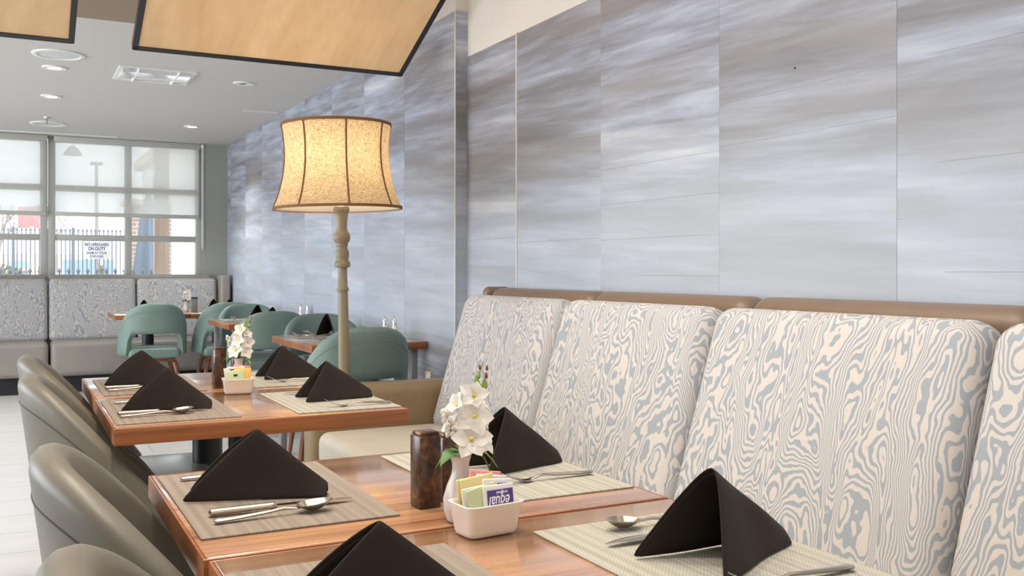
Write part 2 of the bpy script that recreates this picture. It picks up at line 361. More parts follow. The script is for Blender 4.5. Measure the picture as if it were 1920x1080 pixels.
disc('downlight', 'lit round recessed downlight between the two ceiling speakers', 'downlight', .242, 7.995, .073, M['lens'], 'recessed downlights', 60, .6)
disc('downlight', 'lit round recessed downlight near the blue wall and window', 'downlight', 1.433, 9.083, .073, M['lens'], 'recessed downlights', 60, .6)
disc('downlight', 'unlit round recessed downlight with a dark eye beside the blue wall', 'downlight', 1.426, 6.825, .073, M['dark'], 'recessed downlights', None, .4)
for y, w in ((.9, 'above the nearest table'), (2.05, 'between the two table pairs'), (3.2, 'above the second table pair')):
    disc('downlight', 'lit recessed downlight in the high ceiling ' + w, 'downlight', .26, y, .073, M['lens'], 'recessed downlights', 95, .6, 3.4)
t = thing('ceiling_troffer', 'square recessed ceiling light with curved glossy diffuser', 'ceiling light', (.835, 6.82, 2.45))
[B(*a, -.008, 0).build('frame', M['white'], t, False) for a in ((-.24, .24, -.24, -.215), (-.24, .24, .215, .24), (-.24, -.215, -.215, .215), (.215, .24, -.215, .215))]
g = MB(); n = 14
g.loft([[(-.215, -.215 + .43 * i / n, -.004 - .016 * math.sin(PI * i / n)), (.215, -.215 + .43 * i / n, -.004 - .016 * math.sin(PI * i / n)), (.215, -.215 + .43 * i / n, 0), (-.215, -.215 + .43 * i / n, 0)] for i in range(n + 1)])
g.build('diffuser', M['mirror'], t, angle=60)
for x in (-.12, .13): B(x - .004, x + .004, -.214, .214, -.022, -.002).build('divider', M['white'], t, False)
t = thing('sprinkler', 'small chrome pendent fire sprinkler in the ceiling', 'sprinkler', (.243, 9.122, 2.45))
MB().lathe([(0, .03), (-.008, .028), (-.01, .01)], 20).build('escutcheon', M['chrome'], t); MB().lathe([(-.01, .007), (-.05, .006)], 10).build('stem', M['steel'], t)
MB().lathe([(-.05, .004), (-.052, .016), (-.054, .016), (-.056, .003)], 16).build('deflector', M['steel'], t)
t = thing('slot_diffuser', 'long narrow linear air slot in the ceiling by the windows', 'air vent', (.1, 10.15, 2.45))
[B(-1.0, .79, a, a + .014, -.006, 0).build('flange', M['white'], t, False) for a in (-.022, .008)]; B(-1.0, .79, -.008, .008, -.003, 0).build('slot', M['bulk'], t, False)
t = thing('slot_diffuser', 'short narrow air slot in the ceiling against the blue wall', 'air vent', (1.80, 7.963, 2.45))
[B(-.14, .14, a, a + .014, -.006, 0).build('flange', M['white'], t, False) for a in (-.022, .008)]; B(-.14, .14, -.008, .008, -.003, 0).build('slot', M['bulk'], t, False)

def cloud_panel(label, x0, x1):
    t = thing('hanging_panel', label, 'ceiling panel', ((x0 + x1) / 2, 4.8, 2.17), 0, 'hanging wood ceiling panels'); t.rotation_euler = (math.radians(-24), 0, 0)
    h = (x1 - x0) / 2; L = 1.75
    B(-h + .012, h - .012, -L, -.012, .004, .034).build('veneer_board', M['panel'], t, False)
    for a in ((-h - .006, -h + .02, -L, 0), (h - .02, h + .006, -L, 0), (-h, h, -.026, .004)): B(*a, 0, .04).build('edge_strip', M['black'], t, False)
    for x in (-h + .15, h - .15):
        for y in (-.25, -1.4):
            zt = 3.4 - 2.17; c = math.radians(-24); base = Vector((x, y * math.cos(c), y * math.sin(c)))
            k = MB().tube([(0, 0, 0), (0, 0, zt - base.z)], .0025, 6).build('cable', M['black'], t); k.location = (x, y, .034); k.rotation_euler = (math.radians(24), 0, 0)
cloud_panel('tilted maple veneer ceiling panel with black edge, beside the blue wall', .493, 1.83)
cloud_panel('tilted maple veneer ceiling panel with black edge, at the corner left of its twin', -1.1, .235)

t = thing('wall_outlet', 'ivory electrical outlet low on the blue wall behind the banquette arm', 'outlet', (FX - .008, 4.781, .53))
B(-.004, .004, -.036, .036, -.058, .058, .002).build('cover_plate', M['outlet'], t)
for z in (-.024, .024): MB().box(-.007, -.003, -.014, .014, z - .015, z + .015, .001).build('socket', M['white'], t)

# ------------------------------------------------------------------ banquettes
bq = thing('banquette', 'long wall banquette with zebra print back cushions along the near blue wall', 'banquette', (0, 0, 0))
MB().box(1.16, WX - .006, -.6, 3.93, 0, .32).box(1.80, WX - .006, -.6, 3.93, .32, .6).build('base', M['brown'], bq, False)
ys = [3.93, 3.06, 2.2, 1.31, .44, -.43]
for i in range(5):
    y0, y1 = ys[i + 1], ys[i]
    MB().rbox((1.42, (y0 + y1) / 2, .385), (.60, y1 - y0 - .004, .145), .045, 6, 4, (0, 0, .01)).build('seat_cushion', M['cream'], bq)
    c = MB().rbox((0, 0, 0), (.14, y1 - y0 - .012, .63), .062, 8, 5, (.012, .0, .0)).build('back_cushion', M['zebra'], bq)
    c.location = (1.772, (y0 + y1) / 2, .718); c.rotation_euler = (0, math.radians(17), 0)
    MB().rbox((1.974, (y0 + y1) / 2 - .02, .963), (.136, y1 - y0 - .003, .18), .055, 5, 4).build('top_rail', M['brown'], bq)
MB().rbox((1.974, 3.945, .97), (.136, .06, .175), .028, 2, 3).build('rail_end', M['brown'], bq)
MB().rbox((1.57, 4.01, .32), (.94, .155, .64), .05, 6, 4).build('arm', M['tan'], bq)

bf = thing('banquette', 'window banquette with zebra print back cushions below the far windows', 'banquette', (0, 0, 0))
MB().box(-.51, 1.96, 9.80, YW - .13, 0, .17).build('toe_kick', M['dark'], bf, False)
MB().box(-.51, 1.96, 10.17, YW - .13, .17, .9).build('back_frame', M['taupe'], bf, False)
for x0, x1 in ((-.51, .272), (.288, 1.955)):
    MB().rbox(((x0 + x1) / 2, 9.97, .315), (x1 - x0, .54, .32), .05, 6, 4).build('seat_cushion', M['taupe'], bf)
for x0, x1 in ((-.505, .275), (.285, 1.062), (1.072, 1.84)):
    c = MB().rbox((0, 0, 0), (x1 - x0, .13, .60), .045, 8, 4, (0, .02, 0)).build('back_cushion', M['zebra'], bf)
    c.location = ((x0 + x1) / 2, 10.145, .755); c.rotation_euler = (math.radians(-7), 0, 0)
for x0, x1 in ((-.505, .275), (.285, 1.80)): MB().rbox(((x0 + x1) / 2, 10.235, 1.0), (x1 - x0, .07, .19), .03, 4, 3).build('top_rail', M['taupe'], bf)
MB().rbox((1.905, 10.1, .72), (.1, .26, .74), .03, 3, 3).build('end_panel', M['taupe'], bf)

# ------------------------------------------------------------------ chairs
def make_chair(label, skin, seatm, seamm, group):
    t = thing('dining_chair', label, 'chair', (0, 0, 0), 0, group)
    A, Bw, T = .25, .25, .058
    def plan(th, off):
        c, s_ = math.cos(th), math.sin(th); e = 2 / 2.5
        p = Vector((-A * math.copysign(abs(c) ** e, c), Bw * math.copysign(abs(s_) ** e, s_), 0))
        n = Vector((-c, s_, 0)).normalized(); return p + n * off
    def ztop(s): return .47 + .39 * (1 - abs(s) ** 2.5)
    def zbot(s):
        a = abs(s)
        if a < .34: return .60
        if a > .50: return .41
        q = (a - .34) / .16; return .60 - .19 * (1 - math.sqrt(max(0, 1 - q * q)))
    rings = []; seam = []; N = 56
    for i in range(N + 1):
        s = -1 + 2 * i / N; th = s * math.radians(102); zt, zb = ztop(s), zbot(s)
        tt = T * (1 - .25 * abs(s)) / 2; h = zt - zb - tt * 2
        h = max(h, .02); pts = []
        for k in range(7): pts.append((tt, zb + tt * .5 + (h + tt * .5) * k / 6))
        for k in range(1, 6): a = PI * k / 6; pts.append((tt * math.cos(a), zb + tt + h + tt * math.sin(a)))
        for k in range(7): pts.append((-tt, zb + tt + h - (h + tt * .5) * k / 6))
        pts.append((0, zb))
        def lean(p, z): return (p.x - .13 * (z - .42), p.y * (1 + .06 * (.86 - z)), z)
        rings.append([lean(plan(th, o), z) for o, z in pts])
        zs = zt - .068
        if zs > zb + .02: seam.append(lean(plan(th, tt + .0005), zs))
    MB().loft(rings).build('back_shell', skin, t, angle=70)
    MB().tube(seam, .0014, 5).build('seam', seamm, t)
    MB().rbox((.03, 0, .43), (.47, .425, .085), .038, 6, 4, (0, 0, .012)).build('seat', seatm, t)
    MB().box(-.17, .2, -.17, .17, .355, .388, .01).build('seat_frame', M['leg'], t)
    for sx, sy in ((-1, -1), (-1, 1), (1, -1), (1, 1)):
        MB().tube([(sx * .05, sy * .13, .365), (sx * .12, sy * .155, .362), (sx * .155 + .01, sy * .17, .335), (sx * .175 + .01, sy * .185, .26), (sx * .21 + .01, sy * .21, 0)],
                  [.02, .022, .022, .02, .012], 8).build('leg', M['leg'], t)
    return t
GN, GF = 'grey leather tub chairs along the wall banquette tables', 'teal leather tub chairs in the far dining area'
ch = make_chair('grey leather tub chair at the bottom left corner, nearest and only its top showing', M['grey'], M['seatlit'], M['seam'], GN)
ch.location = (.346, .955, 0)
for y, lab in ((1.6, 'large grey leather tub chair facing the nearest napkin by the table with wood blocks'),
               (2.78, 'grey leather tub chair at the near half of the second table'), (3.42, 'grey leather tub chair at the far half of the second table')):
    dup(ch, (.35 if y < 2 else .338, y, 0), 0, lab)
tc = make_chair('teal tub chair seen from behind, next to the floor lamp pole', M['teal'], M['teal'], M['teal'], GF); tc.location = (1.515, 4.71, 0); tc.rotation_euler = (0, 0, PI / 2)
for x, y, r, lab in ((1.56, 6.74, PI / 2, 'teal tub chair seen from behind, backing onto the middle table napkin chair'),
                     (1.712, 5.66, -PI / 2, 'teal tub chair facing us behind the lone napkin on the nearest wall table'),
                     (1.70, 7.74, -PI / 2, 'teal tub chair facing us behind two napkins on the middle wall table'),
                     (1.05, 8.76, PI / 2, 'teal tub chair seen fully from behind, at the window table'),
                     (1.66, 8.76, PI / 2, 'teal tub chair seen from behind at the wall end of the window table')):
    dup(tc, (x, y, 0), r, lab)

# ------------------------------------------------------------------ tables
def make_table(label, L, Wd, loc, kind, group):
    t = thing('dining_table', label, 'table', loc, 0, group)
    B(-L / 2 + .005, L / 2 - .005, -Wd / 2 + .005, Wd / 2 - .005, .712, .75, .003).build('tabletop', M['top'], t)
    h, w = L / 2, Wd / 2
    for a in ((-h, h, -w, -w + .0055), (-h, h, w - .0055, w)): B(*a, .709, .7495, .0022).build('edge_band', M['edge'], t)
    for a in ((-h, -h + .0055, -w + .004, w - .004), (h - .0055, h, -w + .004, w - .004)): B(*a, .709, .7495, .0022).build('end_band', M['edge'], t)
    if kind == 'pedestal':
        MB().loft([[(.05 * math.cos(2 * PI * i / 20), .036 * math.sin(2 * PI * i / 20), z) for i in range(20)] for z in (.03, .70)]).build('column', M['pedestal'], t)
        MB().box(-.2, .2, -.15, .15, .69, .71).build('top_plate', M['black'], t, False)
        MB().box(-.24, .24, -.2, .2, 0, .012, .004).box(-.07, .07, -.055, .055, .012, .04, .01).build('foot', M['pedestal'], t)
    else:
        for sx in (-1, 1):
            for sy in (-1, 1): B(sx * (h - .055) - .018, sx * (h - .055) + .018, sy * (w - .055) - .018, sy * (w - .055) + .018, 0, .712, .003).build('leg', M['greymetal'], t)
    return t
GT = 'walnut tables along the wall banquette'
make_table('nearest walnut table, bottom of the view, with the pale napkin mats and sugar dish', .75, .615, (.60, .988, 0), 'pedestal', GT)
make_table('walnut table holding the two wood blocks and vase, pushed against the nearest one', .755, .585, (.597, 1.594, 0), 'pedestal', GT)
make_table('near half of the second walnut table pair, its orange brown edge facing us', .755, .615, (.587, 2.777, 0), 'pedestal', GT)
make_table('far half of the second walnut table pair, holding the small sugar dish', .755, .615, (.587, 3.394, 0), 'pedestal', GT)
GU = 'small wall tables in the far dining area'
make_table('wall table with a lone napkin behind the lamp pole', .63, .86, (1.655, 5.21, 0), 'legs', GU)
make_table('middle wall table with two napkins against the blue wall', .63, .80, (1.665, 7.37, 0), 'legs', GU)
make_table('left table of the window pair, behind the teal chair seen in full', .61, .76, (1.065, 9.17, 0), 'pedestal', GU)
make_table('table of the window pair holding the white flowers and grey tin', .60, .76, (1.675, 9.17, 0), 'pedestal', GU)

# ------------------------------------------------------------------ placemats
def mat(x0, x1, y0, y1, m, label, group):
    o = B(-(x1 - x0) / 2, (x1 - x0) / 2, -(y1 - y0) / 2, (y1 - y0) / 2, 0, .003, .0008, 1).build('placemat', m, smooth=False)
    o.location = ((x0 + x1) / 2, (y0 + y1) / 2, .7502); return tag(o, label, 'placemat', group)
GM = 'woven placemats'
ML, MR = M['matL'], M['matR']
mat(.232, .53, 1.393, 1.857, ML, 'taupe woven placemat left of the wood blocks, under knife and spoon', GM)
mat(.232, .528, .758, 1.218, ML, 'taupe woven placemat at the bottom edge, under the cropped napkin', GM)
mat(.662, .963, 1.385, 1.85, MR, 'pale woven placemat under the napkin behind the vase', GM)
mat(.665, .966, .755, 1.212, MR, 'pale woven placemat under the largest napkin by the bench', GM)
mat(.22, .523, 2.525, 3.02, ML, 'taupe woven placemat at the front left of the second table pair', GM)
mat(.237, .54, 3.13, 3.60, ML, 'taupe woven placemat at the far left of the second table pair', GM)
mat(.668, .957, 2.507, 2.97, MR, 'tan woven placemat at the front right of the second table pair', GM)
mat(.683, .957, 3.13, 3.60, MR, 'tan woven placemat at the far right of the second table pair', GM)
mat(1.40, 1.85, 5.29, 5.60, MR, 'pale placemat under the lone napkin of the nearest wall table', GM)
mat(1.39, 1.85, 4.80, 5.11, MR, 'pale placemat behind the teal chair by the lamp', GM)
mat(1.42, 1.85, 7.40, 7.70, MR, 'pale placemat at the far side of the middle wall table', GM)
mat(.87, 1.30, 9.2, 9.52, MR, 'pale placemat on the left of the window tables', GM)
mat(1.55, 1.93, 9.2, 9.52, MR, 'pale placemat at the wall end of the window tables', GM)

# ------------------------------------------------------------------ napkins
def napkin_mesh(a, L, h, w, wt=.02, ht=.02, flare=0.0, skew=0.0):
    mb = MB(); NT, NS = 12, 16
    def layer(k, zo):
        rows = []
        for i in range(NT + 1):
            t = i / NT; row = []
            for j in range(NS + 1):
                s = -1 + 2 * j / NS; q = abs(s)
                xo = -a * (q ** 1.12) + k * .5 - (skew * 4 * q * (1 - q) if s > 0 else 0)
                x = xo + (L - xo) * t
                hw = (w * (1 - t) + wt * t) * (1 + flare * (1 - t) * q); hh = (h - k) * (1 - t) + ht * t
                z = hh * (1 - q ** 1.25) + .0008
                z *= 1 - .12 * (1 - q) ** 6 * 0
                y = math.copysign(hw * (q ** (.8)), s)
                y += .006 * math.sin(7 * t + 3 * s) * t * (1 - t) * 2
                row.append((x, y * (1 - k * 6), max(z, .0008)))
            rows.append(row)
        return rows
    mb.loft(layer(0, 0), closed=False, caps=False); mb.loft(layer(.006, 0), closed=False, caps=False)
    return mb
def napkin(mb, loc, deg, label, sc_=1.0):
    o = mb.build('napkin', M['napkin'], angle=50); o.location = loc; o.rotation_euler = (0, 0, math.radians(deg)); o.scale = (sc_,) * 3
    s = o.modifiers.new('cloth', 'SOLIDIFY'); s.thickness = .0028; s.offset = -1
    b = o.modifiers.new('smooth', 'SUBSURF'); b.levels = b.render_levels = 1
    return tag(o, label, 'napkin', 'black folded napkins')
ZM = .7545
def nL(): return napkin_mesh(.125, .112, .116, .034, skew=.009)
def nR(): return napkin_mesh(.085, .135, .115, .062)
napkin(nL(), (.362, 1.605, ZM), -20, 'black tent folded napkin left of the wood blocks, full triangle in view')
napkin(nL(), (.345, .955, ZM), -12, 'black tent folded napkin cropped by the bottom edge beside the sugar dish')
napkin(napkin_mesh(.085, .125, .12, .058), (.83, 1.62, ZM), 8, 'black tent folded napkin leaning behind the white vase')
napkin(napkin_mesh(.075, .15, .125, .062, flare=.25), (.80, .975, ZM), 12, 'largest black folded napkin, open like an arch, by the zebra bench back')
napkin(nL(), (.372, 2.735, ZM), -14, 'black tent napkin at the front left of the second table pair')
napkin(nL(), (.378, 3.38, ZM), -10, 'black tent napkin at the far left of the second table pair')
napkin(nR(), (.812, 2.735, ZM), 0, 'black tent napkin at the front right of the second table pair')
napkin(nR(), (.835, 3.36, ZM), 2, 'black tent napkin at the far right of the second table pair, beside the lamp')
napkin(napkin_mesh(.05, .12, .13, .055), (1.62, 5.46, ZM), 60, 'lone black napkin on the nearest wall table behind the lamp pole')
napkin(nR(), (1.68, 7.52, ZM), 70, 'taller black napkin on the middle wall table')
napkin(nR(), (1.71, 7.16, ZM), 70, 'lower black napkin at the near side of the middle wall table', .95)
napkin(nR(), (1.045, 9.28, ZM), 80, 'black napkin showing above the teal chair seen in full')
napkin(nR(), (1.66, 9.28, ZM), 80, 'black napkin right of the grey tin on the window table')
napkin(nR(), (1.80, 9.22, ZM), 75, 'black napkin nearest the blue wall on the window table')

# ------------------------------------------------------------------ cutlery
def flat(mb, st, n=8):      # st: (x, z, half width, half thickness, y)
    rings = []
    for x, z, w, th, *y in st:
        yy = y[0] if y else 0
        rings.append([(x, yy + w * math.cos(2 * PI * k / n), z + th * math.sin(2 * PI * k / n)) for k in range(n)])
    return mb.loft(rings)
def make_fork():
    t = thing('fork', '', 'fork')
    flat(MB(), [(0, .005, .004, .002), (.004, .005, .0075, .003), (.03, .0055, .0065, .003), (.08, .008, .0045, .0028), (.105, .010, .003, .0024), (.122, .006, .0034, .002), (.131, .0035, .007, .0016)], 10).build('handle', M['steel'], t)
    h = MB(); flat(h, [(.129, .0038, .006, .0014), (.136, .0025, .011, .0013), (.148, .0035, .0125, .0012)], 10)
    for y in (-.0098, -.0033, .0033, .0098): flat(h, [(.145, .0033, .0022, .0012, y), (.16, .007, .0019, .0011, y), (.178, .0145, .0016, .001, y * .98), (.192, .022, .0009, .0007, y * .95)], 6)
    h.build('tines', M['steel'], t); return t
def make_spoon():
    t = thing('spoon', '', 'spoon')
    flat(MB(), [(0, .005, .004, .002), (.004, .005, .0075, .003), (.03, .0055, .0065, .003), (.08, .008, .0042, .0028), (.105, .0105, .0028, .0024), (.122, .009, .003, .002), (.13, .008, .005, .0014)], 10).build('handle', M['steel'], t)
    rings = []; R = 9; nn = 20
    for off in (0, -.0014):
        seq = []
        for i in range(R + 1):
            r = .06 + .94 * i / R
            seq.append([(.155 + .029 * r * math.cos(2 * PI * k / nn), (.0185 - .003 * math.cos(2 * PI * k / nn)) * r * math.sin(2 * PI * k / nn), .0025 + .010 * r * r + .005 * (.5 + .5 * math.cos(2 * PI * k / nn)) * r + off * (1.2 - r)) for k in range(nn)])
        rings.append(seq)
    MB().loft(rings[0] + rings[1][::-1]).build('bowl', M['steel'], t, angle=80); return t
def make_knife():
    t = thing('knife', '', 'knife')
    flat(MB(), [(0, .007, .003, .003), (.003, .007, .0075, .0055), (.02, .007, .0072, .0055), (.09, .007, .0055, .005), (.098, .007, .0068, .0058), (.104, .007, .004, .004)], 12).build('handle', M['steel'], t)
    flat(MB(), [(.10, .007, .006, .0012), (.13, .0065, .0095, .0009), (.19, .006, .0095, .0008), (.215, .0055, .006, .0006), (.228, .005, .0006, .0005)], 8).build('blade', M['steel'], t); return t
FK, SP_, KN = make_fork(), make_spoon(), make_knife()
used = set()
def lay(o, x, y, deg, label, z=ZM - .0008):
    g_ = {'fork': 'steel forks', 'spoon': 'steel spoons', 'knife': 'steel knives'}[o['category']]
    if o.name not in used:
        used.add(o.name); c = o; o['label'] = label; o['group'] = g_
    else: c = dup(o, label=label, group=g_)
    c.location = (x, y, z); c.rotation_euler = (0, 0, math.radians(deg))
lay(KN, .262, 1.508, 0, 'steel knife beside a spoon in front of the napkin left of the wood blocks')
lay(SP_, .262, 1.462, 3, 'steel spoon with its bowl up in front of the napkin left of the wood blocks')
lay(FK, .262, 1.79, -2, 'fork whose handle tip shows behind the napkin left of the wood blocks')
lay(FK, .948, 1.50, 180, 'steel fork in front of the napkin behind the white vase')
lay(KN, .945, 1.78, 180, 'knife mostly hidden behind the napkin by the white vase')
lay(FK, .935, .868, 180, 'steel fork at the bottom edge in front of the largest napkin')
lay(KN, .94, 1.105, 183, 'steel knife blade sticking out left of the largest napkin')
lay(SP_, .94, 1.155, 178, 'steel spoon tip showing behind the largest napkin')
lay(KN, .235, 2.668, 1, 'knife in front of the front left napkin of the second table pair')
lay(SP_, .238, 2.628, 3, 'spoon in front of the front left napkin of the second table pair')
lay(FK, .246, 2.91, 0, 'fork handle behind the front left napkin of the second table pair')
lay(KN, .252, 3.275, 0, 'knife in front of the far left napkin of the second table pair')
lay(SP_, .256, 3.222, 2, 'spoon in front of the far left napkin of the second table pair')
lay(FK, .95, 2.57, 180, 'fork in front of the front right napkin of the second table pair')
lay(KN, .95, 2.885, 180, 'knife tip behind the front right napkin of the second table pair')
lay(FK, .945, 3.225, 178, 'fork in front of the far right napkin of the second table pair')
lay(SP_, 1.56, 5.49, 95, 'spoon beside the lone napkin on the nearest wall table')
lay(FK, 1.50, 5.02, 105, 'fork on the near placemat of the nearest wall table')
lay(FK, 1.52, 5.34, 118, 'fork lying by the lone napkin on the nearest wall table')
lay(SP_, 1.50, 7.50, 85, 'spoon on the middle wall table')

# ------------------------------------------------------------------ table centrepieces
def block(x, y, h, rz, label):
    t = thing('condiment_mill', label, 'mill', (x, y, .7502), rz, 'square rustic shaker blocks')
    B(-.019, .019, -.019, .019, 0, h - .006, .0025).build('body', M['block'], t)
    B(-.0165, .0165, -.0165, .0165, h - .007, h, .002).build('cap', M['block'], t)
block(.588, 1.432, .122, .05, 'taller rustic brown shaker block nearest on the table'); block(.640, 1.455, .112, -.02, 'shorter rustic brown shaker block beside the white vase')
block(.588, 3.19, .132, .1, 'tall brown shaker block left of the sugar dish on the second table'); block(.655, 3.23, .115, 0, 'brown shaker block behind the vase on the second table')
t = thing('condiment_tin', 'tall square grey tin beside the flowers on the window table', 'tin', (1.486, 9.28, .7502))
B(-.026, .026, -.026, .026, 0, .125, .003).build('body', M['greymetal'], t); B(-.028, .028, -.028, .028, .122, .135, .002).build('lid', M['dark'], t)

def rrect(w, d, r, z, n=4):
    P = []
    for cx, cy, a0 in ((w - r, d - r, 0), (-w + r, d - r, 90), (-w + r, -d + r, 180), (w - r, -d + r, 270)):
        for k in range(n + 1):
            a = math.radians(a0 + 90 * k / n); P.append((cx + r * math.cos(a), cy + r * math.sin(a), z))
    return P
def caddy(x, y, rz, label):
    t = thing('sugar_dish', label, 'dish', (x, y, .7502), rz, 'white sugar packet dishes')
    MB().loft([rrect(.036, .022, .010, 0), rrect(.040, .026, .012, .002), rrect(.0415, .028, .012, .008), rrect(.0455, .033, .012, .040), rrect(.0485, .036, .013, .0445), rrect(.0485, .036, .013, .047), rrect(.0455, .033, .012, .0475), rrect(.0425, .030, .011, .043), rrect(.038, .025, .01, .006), rrect(.03, .018, .008, .005)]).build('dish_body', M['ceramic'], t, angle=60)
    return t
cd1 = caddy(.606, 1.247, .10, 'white ceramic sugar dish with an upside down purple packet, nearest table')
cd2 = caddy(.614, 3.02, -.12, 'white ceramic sugar dish on the second table pair')
def packet(x, y, z, rz, tilt, mat_, label, base=None, roll=0, printed=None):
    t = thing('sugar_packet', label, 'packet', (x, y, z), 0, 'sugar packets'); t.rotation_euler = (tilt, roll, rz)
    MB().rbox((0, 0, .0), (.052, .0035, .048), .0017, 4, 2, (0, .0015, 0)).build('sachet', mat_, t)
    if printed:
        for k, (m, w, h, cx, cz) in enumerate(printed): B(cx - w / 2, cx + w / 2, -.0040, -.0030, cz - h / 2, cz + h / 2).build('print', m, t, False)
    return t
Z1 = .782
p = packet(.617, 1.226, .799, .10, -.16, M['pk_w'], 'white sweetener packet with an upside down purple label', printed=[(M['purple'], .043, .026, .001, .004)])
text_mesh('equal', .023, M['lettering'], 'lettering', p, (.0, -.0042, .001), (PI / 2, PI, 0), shear=.35, ext=.0003, font_scale=.72)
text_mesh('original', .0065, M['lettering'], 'small_lettering', p, (.004, -.0042, .0125), (PI / 2, PI, 0), ext=.0002)
packet(.619, 1.236, .805, .13, -.1, M['pk_w'], 'white packet with blue print behind the purple one', roll=.10, printed=[(M['bluepr'], .036, .004, .0, .016)])
packet(.596, 1.229, .799, .05, -.15, M['pk_g'], 'pale green packet in the nearest sugar dish', roll=-.2)
packet(.596, 1.250, .809, .0, -.05, M['pk_y'], 'yellow packet with red flower print in the nearest dish', roll=-.12, printed=[(M['redpr'], .012, .012, -.002, .004)])
packet(.594, 1.262, .806, .0, .0, M['pk_y'], 'plain yellow packet at the back of the nearest dish', roll=-.1)
packet(.592, 1.239, .797, .02, -.1, M['pk_w'], 'white packet behind the green one in the nearest dish', roll=-.1, printed=[(M['bluepr'], .02, .008, -.005, .004)])
packet(.612, 1.268, .812, .05, .05, M['pk_p'], 'pink packet at the back of the nearest dish', roll=.15)
packet(.616, 1.255, .808, .1, .0, M['pk_w'], 'white and blue packet before the pink one, nearest dish', roll=.16, printed=[(M['bluepr'], .03, .004, -.004, .016)])
packet(.604, 3.006, .800, -.12, -.15, M['pk_g'], 'pale green packet in the far sugar dish', roll=-.1, printed=[(M['dark'], .012, .006, 0, .008)])
packet(.624, 3.010, .806, -.2, -.1, M['pk_o'], 'orange yellow packet in the far sugar dish', roll=.1, printed=[(M['dark'], .005, .01, -.008, .010)])
packet(.608, 3.024, .809, -.12, 0, M['pk_w'], 'white packet with blue stripe in the far dish', printed=[(M['bluepr'], .035, .006, 0, .014)])
packet(.602, 3.036, .807, -.12, .05, M['pk_w'], 'plain white packet at the left of the far dish', roll=-.15)
packet(.626, 3.034, .812, -.12, .1, M['pk_p'], 'pink packet in the far sugar dish', roll=.15)

def vase(x, y, label, s=1.0):
    t = thing('bud_vase', label, 'vase', (x, y, .7502), 0, 'white bud vases'); t.scale = (s,) * 3
    MB().lathe([(0, .017), (.003, .021), (.02, .0262), (.035, .0265), (.055, .021), (.07, .0145), (.08, .0125), (.09, .0135), (.099, .0165), (.1, .0155), (.092, .0115), (.08, .0105), (.06, .012), (.058, .001)], 28).build('vase_body', M['ceramic'], t)
    MB().lathe([(.099, .0158), (.1005, .0168), (.1008, .0155)], 28, caps=False).build('lip', M['ceramic'], t)
vase(.600, 1.322, 'white ceramic bud vase behind the nearest sugar dish'); vase(.635, 3.115, 'white bud vase behind the far sugar dish'); vase(1.415, 9.30, 'white bud vase on the window table')

